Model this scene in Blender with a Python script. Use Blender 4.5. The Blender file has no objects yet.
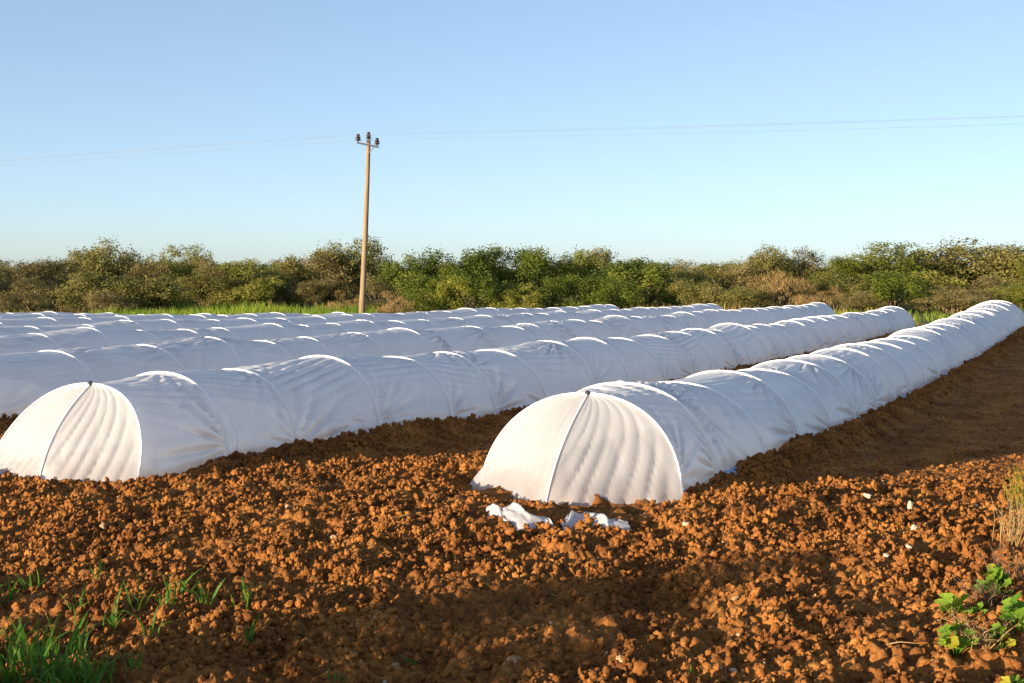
import bpy, math, random
import numpy as np
from mathutils import Vector, Matrix

R = math.radians
rng = np.random.default_rng(7)
random.seed(7)
scene = bpy.context.scene
COL = scene.collection

# ------------------------------------------------------------------ camera
CAM_H = 1.8
F = 1280.0                      # focal length in pixels of a 1024 px wide frame
HORIZON = 272.0
cam_data = bpy.data.cameras.new('camera')
cam_data.sensor_width = 36.0
cam_data.lens = 36.0 * F / 1024.0
cam_data.shift_y = -(341.5 - HORIZON) / 1024.0
cam_data.clip_start = 0.05
cam_data.clip_end = 5000
cam = bpy.data.objects.new('camera', cam_data)
cam.location = (0, 0, CAM_H)
cam.rotation_euler = (R(90), 0, 0)
COL.objects.link(cam)
scene.camera = cam

# ------------------------------------------------------------------ light
SUN_EL = R(8.0)
SUN_AZ = math.atan2(-0.80, -0.60)          # direction towards the sun: x = sin, y = cos
world = bpy.data.worlds.new('World')
scene.world = world
world.use_nodes = True
wn = world.node_tree.nodes
wl = world.node_tree.links
bg = wn['Background']
sky = wn.new('ShaderNodeTexSky')
sky.sky_type = 'NISHITA'
sky.sun_disc = False
sky.sun_elevation = SUN_EL
sky.sun_rotation = SUN_AZ
sky.altitude = 0
sky.air_density = 0.55
sky.dust_density = 0.6
sky.ozone_density = 2.0
soft = wn.new('ShaderNodeGamma')            # milder contrast over the whole sky
soft.inputs['Gamma'].default_value = 0.64
wl.new(sky.outputs[0], soft.inputs[0])
hsv = wn.new('ShaderNodeHueSaturation')
hsv.inputs['Saturation'].default_value = 1.0
wl.new(soft.outputs[0], hsv.inputs['Color'])
wl.new(hsv.outputs[0], bg.inputs[0])
bg.inputs[1].default_value = 0.15

sun_data = bpy.data.lights.new('sun', 'SUN')
sun_data.energy = 4.1
sun_data.angle = R(0.5)
sun_data.color = (1.0, 0.83, 0.60)
sun = bpy.data.objects.new('sun', sun_data)
sd = Vector((math.sin(SUN_AZ) * math.cos(SUN_EL), math.cos(SUN_AZ) * math.cos(SUN_EL), math.sin(SUN_EL)))
sun.rotation_euler = sd.to_track_quat('Z', 'Y').to_euler()
sun.location = sd * 60
COL.objects.link(sun)

vs = scene.view_settings
vs.view_transform = 'Standard'
vs.look = 'None'
vs.exposure = 1.45
vs.gamma = 1.0
vs.use_curve_mapping = False
scene.render.engine = 'CYCLES'
scene.cycles.use_denoising = True
scene.cycles.max_bounces = 8
scene.cycles.diffuse_bounces = 5
scene.cycles.transmission_bounces = 6
scene.cycles.transparent_max_bounces = 8
scene.cycles.caustics_reflective = False
scene.cycles.caustics_refractive = False
scene.cycles.sample_clamp_indirect = 6.0

# ------------------------------------------------------------------ helpers
def tag(o, label=None, cat=None, group=None, kind=None):
    if label: o['label'] = label
    if cat: o['category'] = cat
    if group: o['group'] = group
    if kind: o['kind'] = kind
    return o

def empty(name, loc, label=None, cat=None, group=None):
    o = bpy.data.objects.new(name, None)
    o.empty_display_size = 0.1
    o.location = loc
    COL.objects.link(o)
    return tag(o, label, cat, group)

def mesh_data(name, verts, faces, mat=None, smooth=True):
    me = bpy.data.meshes.new(name)
    me.from_pydata([tuple(v) for v in verts], [], faces)
    if mat: me.materials.append(mat)
    if smooth: me.shade_smooth()
    return me

def mesh_np(name, verts, quads, mat=None, smooth=True):
    """quads: (n,3) or (n,4) int array"""
    verts = np.asarray(verts, dtype=np.float32)
    quads = np.asarray(quads, dtype=np.int32)
    me = bpy.data.meshes.new(name)
    n, k = quads.shape
    me.vertices.add(len(verts))
    me.vertices.foreach_set('co', verts.ravel())
    me.loops.add(n * k)
    me.loops.foreach_set('vertex_index', quads.ravel())
    me.polygons.add(n)
    me.polygons.foreach_set('loop_start', np.arange(0, n * k, k, dtype=np.int32))
    me.update(calc_edges=True)
    me.validate()
    if mat: me.materials.append(mat)
    if smooth: me.shade_smooth()
    return me

def link(name, me, parent=None, loc=None):
    o = bpy.data.objects.new(name, me)
    COL.objects.link(o)
    if parent is not None: o.parent = parent
    if loc is not None: o.location = loc
    return o

def grid_faces(nu, nv, off=0):
    i = np.arange(nu - 1)[:, None]; j = np.arange(nv - 1)[None, :]
    a = i * nv + j
    return (np.stack([a, a + nv, a + nv + 1, a + 1], -1).reshape(-1, 4) + off).astype(np.int32)

def tube(points, radii, seg=6, cap=True):
    pts = [Vector(p) for p in points]
    V, Fc = [], []
    up = Vector((0.13, 0.31, 0.94))
    n = len(pts)
    for i, p in enumerate(pts):
        t = (pts[min(i + 1, n - 1)] - pts[max(i - 1, 0)])
        if t.length < 1e-9: t = Vector((0, 0, 1))
        t.normalize()
        a = t.cross(up)
        if a.length < 1e-3: a = t.cross(Vector((1, 0, 0)))
        a.normalize(); b = t.cross(a)
        r = radii[i] if hasattr(radii, '__len__') else radii
        for k in range(seg):
            an = 2 * math.pi * k / seg
            V.append(p + a * (math.cos(an) * r) + b * (math.sin(an) * r))
    for i in range(n - 1):
        for k in range(seg):
            k2 = (k + 1) % seg
            Fc.append((i * seg + k, i * seg + k2, (i + 1) * seg + k2, (i + 1) * seg + k))
    if cap:
        Fc.append(tuple(range(seg - 1, -1, -1)))
        Fc.append(tuple((n - 1) * seg + k for k in range(seg)))
    return V, Fc

def merge(parts):
    V, Fc = [], []
    for v, f in parts:
        o = len(V); V += list(v); Fc += [tuple(i + o for i in q) for q in f]
    return V, Fc

# ------------------------------------------------------------------ noise
def hsh(ix, iy, seed):
    v = np.sin(ix * 127.1 + iy * 311.7 + seed * 74.7) * 43758.5453
    return v - np.floor(v)

def vnoise(x, y, seed=0):
    ix = np.floor(x); iy = np.floor(y)
    fx = x - ix; fy = y - iy
    fx = fx * fx * (3 - 2 * fx); fy = fy * fy * (3 - 2 * fy)
    a = hsh(ix, iy, seed); b = hsh(ix + 1, iy, seed)
    c = hsh(ix, iy + 1, seed); d = hsh(ix + 1, iy + 1, seed)
    return (a + (b - a) * fx) + ((c + (d - c) * fx) - (a + (b - a) * fx)) * fy

def fbm(x, y, seed=0, oct=4):
    t = 0; a = 0.5
    for o in range(oct):
        t = t + a * vnoise(x, y, seed + o * 13); x = x * 2.03 + 5.1; y = y * 2.03 - 3.7; a *= 0.5
    return t

def lumps(x, y, cell, seed, thr=0.0):
    """rounded clods of a cellular pattern, 0..1"""
    gx = x / cell; gy = y / cell
    ix = np.floor(gx); iy = np.floor(gy)
    out = np.zeros_like(gx)
    for dx in (-1, 0, 1):
        for dy in (-1, 0, 1):
            cx = ix + dx; cy = iy + dy
            r = hsh(cx, cy, seed)
            px = cx + hsh(cx, cy, seed + 1); py = cy + hsh(cx, cy, seed + 2)
            rad = 0.35 + 0.55 * r
            d2 = ((gx - px) ** 2 + (gy - py) ** 2) / rad ** 2
            h = np.sqrt(np.maximum(0, 1 - d2)) * rad * (hsh(cx, cy, seed + 3) > thr)
            out = np.maximum(out, h)
    return out

# ------------------------------------------------------------------ ground shape
ROWDIR = R(26.0)
SN, CN = math.sin(ROWDIR), math.cos(ROWDIR)
def to_sp(x, y): return SN * x + CN * y, CN * x - SN * y
def to_xy(s, p): return SN * s + CN * p, CN * s - SN * p

_s = np.linspace(0, 140, 1401)
def _smooth(xs, ys, w=41):
    t = np.interp(_s, xs, ys)
    k = np.hanning(w); k /= k.sum()
    return np.convolve(np.pad(t, w // 2, mode='edge'), k, 'valid')
G_LEFT = _smooth([0, 9, 18, 30, 45, 58, 80, 140], [0, 0, .13, .27, .38, .45, .5, .5])
G_RIGHT = _smooth([0, 9, 12.4, 15.4, 21.4, 29.4, 36, 39.4, 43, 60, 140], [0, 0, .08, .16, .2, .22, .12, .06, 0, .12, .3])
def sstep(a, b, v):
    t = np.clip((v - a) / (b - a), 0, 1); return t * t * (3 - 2 * t)

# name, P, s start, s end, half width, height, lean of end hoop, forward of end rib
ROWS = [
    (-4.035, 9.46, 43.4, .87, .83, .23, .62),
    (-8.23, 8.06, 50.3, .85, .84, .40, .20),
    (-12.75, 9.2, 58.0, .85, .86, .2, .4),
    (-16.6, 8.6, 54.4, .85, .86, .2, .4),
    (-20.5, 9.0, 51.6, .85, .86, .2, .4),
    (-24.3, 8.0, 50.6, .85, .86, .2, .4),
    (-28.0, 8.2, 49.0, .85, .86, .2, .4),
    (-31.6, 8.0, 47.5, .85, .86, .2, .4),
]

def macro(x, y):
    s, p = to_sp(x, y)
    gl = np.interp(s, _s, G_LEFT); gr = np.interp(s, _s, G_RIGHT)
    w = sstep(-7.4, -5.0, p)
    z = -(gl + (gr - gl) * w)
    z = z - .11 * sstep(11, 16, s) * (1 - sstep(36, 44, s)) * np.exp(-((p + 8.0) / 1.7) ** 2)
    z = z - .50 * sstep(19, 31, -p) * sstep(26, 44, s)
    z = z + 0.021 * np.maximum(0, y - 70) * sstep(70, 85, y)
    # a headland with hollows in front of the rows
    near = 1 - sstep(10.5, 13, y)
    near = near * (1 - .8 * np.exp(-((x - .4) / .8) ** 2 - ((y - 9.7) / .6) ** 2))
    z = z + near * (0.17 * (fbm(x * .55 + 3, y * .9 + 1, 3, 3) - .47))
    z = z - 0.11 * np.exp(-((x - .78) / .3) ** 2 - ((y - 7.0) / .7) ** 2)
    return z

def row_dist(s, p, row):
    P, s0, s1 = row[0], row[1], row[2]
    d = np.abs(p - P)
    L = row[6] + .05
    front = np.maximum(0, s0 - s)
    back = np.maximum(0, s - s1)
    return np.sqrt(d ** 2 + (front / L * .85) ** 2 + (back / .5 * .85) ** 2), front

def banks(x, y):
    s, p = to_sp(x, y)
    b = np.zeros_like(x); m = np.zeros_like(x)
    for row in ROWS[:4]:
        d, fr = row_dist(s, p, row)
        wob = .14 * (fbm(s * .7, s * 0 + row[0], 5, 3) - .45)
        g = np.exp(-((d - 1.10 - wob) / .20) ** 2)
        inner = np.exp(-((d - .9) / .13) ** 2) * .3
        amp = .004 + (.10 if row is ROWS[0] else .075) * sstep(row[1] - .1, row[1] + 3.0, s)
        amp = amp * (.55 + .9 * fbm(s * 1.1 + 9, s * 0 + row[0], 8, 3))
        b = np.maximum(b, amp * np.maximum(g, inner)); m = np.maximum(m, np.maximum(g, inner))
    return b, m

def rough_mask(x, y):
    """how cloddy the tilth is: 1 on the headland, low on the trodden paths"""
    s, p = to_sp(x, y)
    head = 1 - sstep(9.6, 10.6, s + .25 * (fbm(x * 1.2, y * 1.2, 31, 2) - .5) * 4)
    right = sstep(-2.9, -2.0, p) * (1 - sstep(9.9, 11.6, s - .62 * np.maximum(0, p + 2.5)))
    return np.clip(np.maximum(head, right), 0, 1)

def detail(x, y):
    b, bm = banks(x, y)
    m = np.clip(.55 + np.maximum(rough_mask(x, y) * .84, bm * 1.1), 0, 1.2)
    wx = x + .05 * (fbm(x * 16, y * 16, 61, 3) - .45); wy = y + .05 * (fbm(x * 16, y * 16, 62, 3) - .45)
    patch = .55 + .9 * fbm(x * 1.7, y * 1.7, 44, 2)
    h = .075 * lumps(wx, wy, .24, 11, .62) * patch
    h = np.maximum(h, .062 * lumps(wx, wy, .105, 21, .25) * patch)
    h = h + .042 * lumps(wx, wy, .05, 24, .1)
    h = h + .030 * fbm(x * 26, y * 26, 27, 4) + .012 * lumps(wx, wy, .022, 29, .1)
    s, p = to_sp(x, y)
    for row in ROWS[:2]:
        d, fr = row_dist(s, p, row)
        m = m * (1 - .75 * (fr > 0) * np.exp(-((d - .85) / .22) ** 2))
    return b + m * h

def ground(x, y):
    x = np.asarray(x, dtype=np.float64); y = np.asarray(y, dtype=np.float64)
    return macro(x, y) + detail(x, y)
def g0(x, y):
    return float(macro(np.array([float(x)]), np.array([float(y)]))[0])
def g1(x, y):
    return float(ground(np.array([float(x)]), np.array([float(y)]))[0])
def at_px(u, v, zoff=0.0):
    """point of the ground seen at a place of the photograph"""
    y = F * CAM_H / (v - HORIZON)
    for _ in range(6):
        x = (u - 512) / F * y
        y = F * (CAM_H - g0(x, y) - zoff) / (v - HORIZON)
    return (u - 512) / F * y, y

def on_px(u, v, zoff=0.0):
    """the same, resting on the rough surface: returns x, y, z"""
    w = v
    for _ in range(8):
        x, y = at_px(u, w)
        z = g1(x, y) + zoff
        w += .7 * (v - (HORIZON + (CAM_H - z) / y * F))
    return x, y, z

# ------------------------------------------------------------------ materials
def new_mat(name):
    m = bpy.data.materials.new(name); m.use_nodes = True
    nt = m.node_tree
    for n in list(nt.nodes): nt.nodes.remove(n)
    out = nt.nodes.new('ShaderNodeOutputMaterial')
    return m, nt, out
def nd(nt, t, **kw):
    n = nt.nodes.new(t)
    for k, v in kw.items():
        if k in n.inputs: n.inputs[k].default_value = v
        else: setattr(n, k, v)
    return n
def ramp(nt, fac, stops):
    r = nt.nodes.new('ShaderNodeValToRGB')
    while len(r.color_ramp.elements) < len(stops): r.color_ramp.elements.new(.5)
    for e, (p, c) in zip(r.color_ramp.elements, stops): e.position = p; e.color = (*c, 1)
    nt.links.new(fac, r.inputs[0]); return r.outputs[0]

def soil_mat(name, dark=1.0):
    m, nt, out = new_mat(name)
    L = nt.links.new
    geo = nd(nt, 'ShaderNodeNewGeometry')
    n1 = nd(nt, 'ShaderNodeTexNoise', Scale=2.2, Detail=5.0, Roughness=.6)
    n2 = nd(nt, 'ShaderNodeTexNoise', Scale=38.0, Detail=6.0, Roughness=.7)
    n3 = nd(nt, 'ShaderNodeTexNoise', Scale=150.0, Detail=4.0, Roughness=.7)
    for n in (n1, n2, n3): L(geo.outputs['Position'], n.inputs['Vector'])
    mx = nd(nt, 'ShaderNodeMath', operation='MULTIPLY_ADD'); mx.inputs[1].default_value = .45
    L(n1.outputs[0], mx.inputs[0])
    m2 = nd(nt, 'ShaderNodeMath', operation='MULTIPLY'); m2.inputs[1].default_value = .55
    L(n2.outputs[0], m2.inputs[0]); L(m2.outputs[0], mx.inputs[2])
    c = ramp(nt, mx.outputs[0], [(.30, (.07 * dark, .026 * dark, .010 * dark)), (.46, (.215 * dark, .079 * dark, .020 * dark)),
                                 (.60, (.43 * dark, .175 * dark, .043 * dark)), (.74, (.60 * dark, .31 * dark, .10 * dark))])
    p = nd(nt, 'ShaderNodeBsdfPrincipled', Roughness=.95)
    p.inputs['Specular IOR Level'].default_value = .12
    L(c, p.inputs['Base Color'])
    b = nd(nt, 'ShaderNodeBump', Strength=.9, Distance=.008)
    L(n3.outputs[0], b.inputs['Height']); L(b.outputs[0], p.inputs['Normal'])
    L(p.outputs[0], out.inputs[0])
    return m
M_SOIL = soil_mat('red_tilled_soil')

def terrain_mat():
    m, nt, out = new_mat('field_edge_ground')
    L = nt.links.new
    geo = nd(nt, 'ShaderNodeNewGeometry')
    n1 = nd(nt, 'ShaderNodeTexNoise', Scale=.16, Detail=5.0, Roughness=.6)
    n2 = nd(nt, 'ShaderNodeTexNoise', Scale=1.3, Detail=6.0, Roughness=.7)
    for n in (n1, n2): L(geo.outputs['Position'], n.inputs['Vector'])
    grass = ramp(nt, n2.outputs[0], [(.3, (.05, .085, .015)), (.5, (.10, .13, .03)), (.66, (.26, .19, .06)), (.8, (.34, .22, .09))])
    dirt = ramp(nt, n2.outputs[0], [(.35, (.16, .065, .026)), (.6, (.30, .13, .05)), (.8, (.38, .2, .09))])
    sx = nd(nt, 'ShaderNodeSeparateXYZ'); L(geo.outputs['Position'], sx.inputs[0])
    add = nd(nt, 'ShaderNodeMath', operation='MULTIPLY_ADD'); add.inputs[1].default_value = 9.0
    L(n1.outputs[0], add.inputs[0]); L(sx.outputs['Y'], add.inputs[2])
    mr = nd(nt, 'ShaderNodeMapRange'); mr.inputs['From Min'].default_value = 60; mr.inputs['From Max'].default_value = 63.5
    L(add.outputs[0], mr.inputs['Value'])
    mix = nd(nt, 'ShaderNodeMix', data_type='RGBA')
    L(mr.outputs[0], mix.inputs['Factor']); L(dirt, mix.inputs['A']); L(grass, mix.inputs['B'])
    p = nd(nt, 'ShaderNodeBsdfPrincipled', Roughness=1.0)
    p.inputs['Specular IOR Level'].default_value = .1
    L(mix.outputs['Result'], p.inputs['Base Color'])
    b = nd(nt, 'ShaderNodeBump', Strength=.8, Distance=.06)
    L(n2.outputs[0], b.inputs['Height']); L(b.outputs[0], p.inputs['Normal'])
    L(p.outputs[0], out.inputs[0])
    return m
M_TERRAIN = terrain_mat()

def film_mat(name, tint=(.95, .945, .95), trans=.31, clear=.05):
    m, nt, out = new_mat(name)
    L = nt.links.new
    tc = nd(nt, 'ShaderNodeNewGeometry')
    n = nd(nt, 'ShaderNodeTexNoise', Scale=3.0, Detail=5.0, Roughness=.6); L(tc.outputs['Position'], n.inputs['Vector'])
    col = ramp(nt, n.outputs[0], [(.3, tuple(c * .93 for c in tint)), (.62, tint)])
    at = nd(nt, 'ShaderNodeAttribute', attribute_name='foot')
    nf = nd(nt, 'ShaderNodeTexNoise', Scale=5.0, Detail=7.0, Roughness=.7); L(tc.outputs['Position'], nf.inputs['Vector'])
    sm = nd(nt, 'ShaderNodeMapRange'); sm.inputs['From Min'].default_value = .38; sm.inputs['From Max'].default_value = .68; sm.inputs['To Max'].default_value = .75
    L(nf.outputs[0], sm.inputs['Value'])
    ml = nd(nt, 'ShaderNodeMath', operation='MULTIPLY'); L(sm.outputs[0], ml.inputs[0]); L(at.outputs['Fac'], ml.inputs[1])
    dm = nd(nt, 'ShaderNodeMix', data_type='RGBA'); L(ml.outputs[0], dm.inputs['Factor']); L(col, dm.inputs['A']); dm.inputs['B'].default_value = (.50, .30, .17, 1)
    col = dm.outputs['Result']
    nb = nd(nt, 'ShaderNodeTexNoise', Scale=26.0, Detail=4.0, Roughness=.55); L(tc.outputs['Position'], nb.inputs['Vector'])
    b = nd(nt, 'ShaderNodeBump', Strength=.25, Distance=.008); L(nb.outputs[0], b.inputs['Height'])
    d = nd(nt, 'ShaderNodeBsdfDiffuse'); t = nd(nt, 'ShaderNodeBsdfTranslucent')
    for q in (d, t): L(col, q.inputs['Color']); L(b.outputs[0], q.inputs['Normal'])
    m1 = nd(nt, 'ShaderNodeMixShader'); m1.inputs[0].default_value = trans
    L(d.outputs[0], m1.inputs[1]); L(t.outputs[0], m1.inputs[2])
    tr = nd(nt, 'ShaderNodeBsdfTransparent'); m2 = nd(nt, 'ShaderNodeMixShader'); m2.inputs[0].default_value = clear
    L(m1.outputs[0], m2.inputs[1]); L(tr.outputs[0], m2.inputs[2])
    g = nd(nt, 'ShaderNodeBsdfGlossy', Roughness=.26); L(b.outputs[0], g.inputs['Normal'])
    m3 = nd(nt, 'ShaderNodeMixShader'); m3.inputs[0].default_value = .12; L(m2.outputs[0], m3.inputs[1]); L(g.outputs[0], m3.inputs[2])
    L(m3.outputs[0], out.inputs[0])
    return m
M_FILM = film_mat('white_tunnel_film')
M_END = film_mat('thin_end_film', (.91, .92, .93), .58, .22)
M_SCRAP = film_mat('torn_white_film', (.80, .77, .76), .40, .08)
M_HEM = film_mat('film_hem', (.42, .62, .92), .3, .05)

def plain(name, col, rough=.6, noise=None, nscale=20, bump=0.0, spec=.4):
    m, nt, out = new_mat(name)
    L = nt.links.new
    p = nd(nt, 'ShaderNodeBsdfPrincipled', Roughness=rough)
    p.inputs['Specular IOR Level'].default_value = spec
    tc = nd(nt, 'ShaderNodeTexCoord')
    n = nd(nt, 'ShaderNodeTexNoise', Scale=nscale, Detail=5.0, Roughness=.65)
    L(tc.outputs['Object'], n.inputs['Vector'])
    c2 = noise or tuple(c * .7 for c in col)
    L(ramp(nt, n.outputs[0], [(.35, c2), (.65, col)]), p.inputs['Base Color'])
    if bump:
        b = nd(nt, 'ShaderNodeBump', Strength=bump, Distance=.01); L(n.outputs[0], b.inputs['Height']); L(b.outputs[0], p.inputs['Normal'])
    L(p.outputs[0], out.inputs[0])
    return m
M_HOOP = plain('hoop_under_film', (.95, .94, .93), .4, (.92, .91, .90), 9)
M_CLIP = plain('dark_clip', (.03, .03, .04), .5)
M_STONE = plain('pale_limestone', (.52, .35, .19), .9, (.33, .17, .07), 2.2, .6, .2)
M_STONE_W = plain('white_limestone', (.70, .60, .47), .9, (.45, .30, .17), 2.0, .6, .2)
M_WIRE = plain('wire_metal', (.24, .27, .30), .6)
M_INSUL = plain('brown_glazed_insulator', (.05, .018, .015), .3, spec=.5)
M_ARM = plain('galvanised_arm', (.20, .21, .22), .6)
M_TWIG = plain('dry_twig', (.20, .13, .075), .9, (.11, .07, .04), 30)
M_STRAW = plain('dry_straw', (.45, .30, .12), .9, (.28, .17, .07), 14)

def wood_mat():
    m, nt, out = new_mat('weathered_pole_wood')
    L = nt.links.new
    tc = nd(nt, 'ShaderNodeTexCoord')
    mp = nd(nt, 'ShaderNodeMapping'); mp.inputs['Scale'].default_value = (14, 14, .5); L(tc.outputs['Object'], mp.inputs[0])
    n = nd(nt, 'ShaderNodeTexNoise', Scale=2.0, Detail=6.0, Roughness=.6); L(mp.outputs[0], n.inputs['Vector'])
    p = nd(nt, 'ShaderNodeBsdfPrincipled', Roughness=.85)
    L(ramp(nt, n.outputs[0], [(.3, (.16, .095, .05)), (.55, (.30, .20, .11)), (.75, (.39, .28, .17))]), p.inputs['Base Color'])
    b = nd(nt, 'ShaderNodeBump', Strength=.4, Distance=.01); L(n.outputs[0], b.inputs['Height']); L(b.outputs[0], p.inputs['Normal'])
    L(p.outputs[0], out.inputs[0]); return m
M_POLE = wood_mat()
M_BARK = plain('shrub_bark', (.16, .11, .07), .95, (.08, .055, .035), 12, .5, .1)

def leaf_mat(name, a, b, c, trans=.35, scale=1.6, rnd=.5):
    """three leaf colours in clumps, shifted from one plant to the next"""
    m, nt, out = new_mat(name)
    L = nt.links.new
    tc = nd(nt, 'ShaderNodeTexCoord'); oi = nd(nt, 'ShaderNodeObjectInfo')
    n = nd(nt, 'ShaderNodeTexNoise', Scale=scale, Detail=5.0, Roughness=.72)
    v = nd(nt, 'ShaderNodeVectorMath', operation='ADD'); L(tc.outputs['Object'], v.inputs[0]); L(oi.outputs['Location'], v.inputs[1])
    L(v.outputs[0], n.inputs['Vector'])
    ad = nd(nt, 'ShaderNodeMath', operation='MULTIPLY_ADD'); ad.inputs[1].default_value = .24 * rnd
    L(oi.outputs['Random'], ad.inputs[0]); L(n.outputs[0], ad.inputs[2])
    col = ramp(nt, ad.outputs[0], [(.40, a), (.56, b), (.74, c)])
    d = nd(nt, 'ShaderNodeBsdfPrincipled', Roughness=.6); d.inputs['Specular IOR Level'].default_value = .25
    t = nd(nt, 'ShaderNodeBsdfTranslucent')
    L(col, d.inputs['Base Color']); L(col, t.inputs['Color'])
    mx = nd(nt, 'ShaderNodeMixShader'); mx.inputs[0].default_value = trans
    L(d.outputs[0], mx.inputs[1]); L(t.outputs[0], mx.inputs[2]); L(mx.outputs[0], out.inputs[0])
    return m
LEAF = {
    'olive': leaf_mat('olive_leaves', (.09, .095, .020), (.19, .175, .042), (.30, .25, .08)),
    'juniper': leaf_mat('juniper_leaves', (.042, .068, .010), (.145, .18, .022), (.29, .28, .04)),
    'brown': leaf_mat('brown_leaves', (.13, .110, .035), (.23, .185, .065), (.34, .26, .11)),
    'green': leaf_mat('bright_leaves', (.095, .115, .016), (.20, .205, .03), (.31, .28, .055)),
    'straw': leaf_mat('straw_leaves', (.20, .13, .045), (.34, .22, .08), (.46, .31, .13)),
}
M_MEADOW = leaf_mat('meadow_grass', (.10, .17, .012), (.19, .28, .02), (.40, .38, .05), .4, .35)
M_BLADE = leaf_mat('young_wheat_blade', (.05, .13, .012), (.09, .21, .02), (.18, .30, .035), .5, 6)
M_MALLOW = leaf_mat('mallow_leaf', (.07, .17, .012), (.13, .26, .02), (.24, .34, .03), .4, 9, .9)
M_YELLOW = leaf_mat('yellowed_leaf', (.25, .26, .02), (.42, .36, .03), (.5, .38, .04), .4, 9)

# ------------------------------------------------------------------ ground sheets
NC, NR = 660, 900
t = np.linspace(0, 1, NR)
ys = 3.6 * (50.0 / 3.6) ** t
cx = np.linspace(-1, 1, NC)
X = cx[None, :] * (0.46 * ys[:, None] + 1.1)
Y = np.repeat(ys[:, None], NC, 1)
Z = ground(X.ravel(), Y.ravel())
edge = 1 - sstep(.985, 1.0, np.abs(np.repeat(cx[None, :], NR, 0)).ravel())
edge *= (1 - sstep(.992, 1, np.repeat(t[:, None], NC, 1).ravel())) * sstep(0, .006, np.repeat(t[:, None], NC, 1).ravel())
Z = Z - (1 - edge) * .12
soil = link('field_soil', mesh_np('field_soil', np.stack([X.ravel(), Y.ravel(), Z], 1), grid_faces(NR, NC)[:, ::-1], M_SOIL))
tag(soil, 'red brown cloddy tilled soil of the field', kind='structure')

gx = np.concatenate([-np.geomspace(1200, 62, 14), np.linspace(-60, 60, 161), np.geomspace(62, 1200, 14)])
gy = np.concatenate([-np.geomspace(300, 12, 8), np.linspace(-10, 120, 174), np.geomspace(125, 2500, 16)])
TX, TY = np.meshgrid(gx, gy, indexing='ij')
tx, ty = TX.ravel(), TY.ravel()
tz = macro(tx, np.minimum(ty, 170))
tz = tz + np.where(ty > 55, .10 * (fbm(tx * .3, ty * .3, 71, 3) - .45), 0)
inside = (ty > 3.0) & (ty < 51) & (np.abs(tx) < .46 * ty + 1.8)
tz = tz - np.where(inside, .22, .0)
terr = link('terrain', mesh_np('terrain', np.stack([tx, ty, tz], 1), grid_faces(len(gx), len(gy)), M_TERRAIN))
tag(terr, 'ground sheet of field margin and grassland to the horizon', kind='structure')

# ------------------------------------------------------------------ tunnels
def hoop_pt(row_p, s, w, h, lean, zb, th, off=0.0, roll=0.0):
    c = np.cos(th); sn = np.sin(th)
    k = .93
    lat = np.sign(c) * np.abs(c) ** k * (w + off)
    z = np.abs(sn) ** k * (h + off)
    ss = s + lean * np.abs(sn) + roll * c
    x, y = to_xy(ss, row_p + lat)
    return np.stack([x, y, zb + z], -1)

def ridged(v):
    q = np.abs(np.sin(v)); return (1 - q) ** 2.0 - .28

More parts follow.
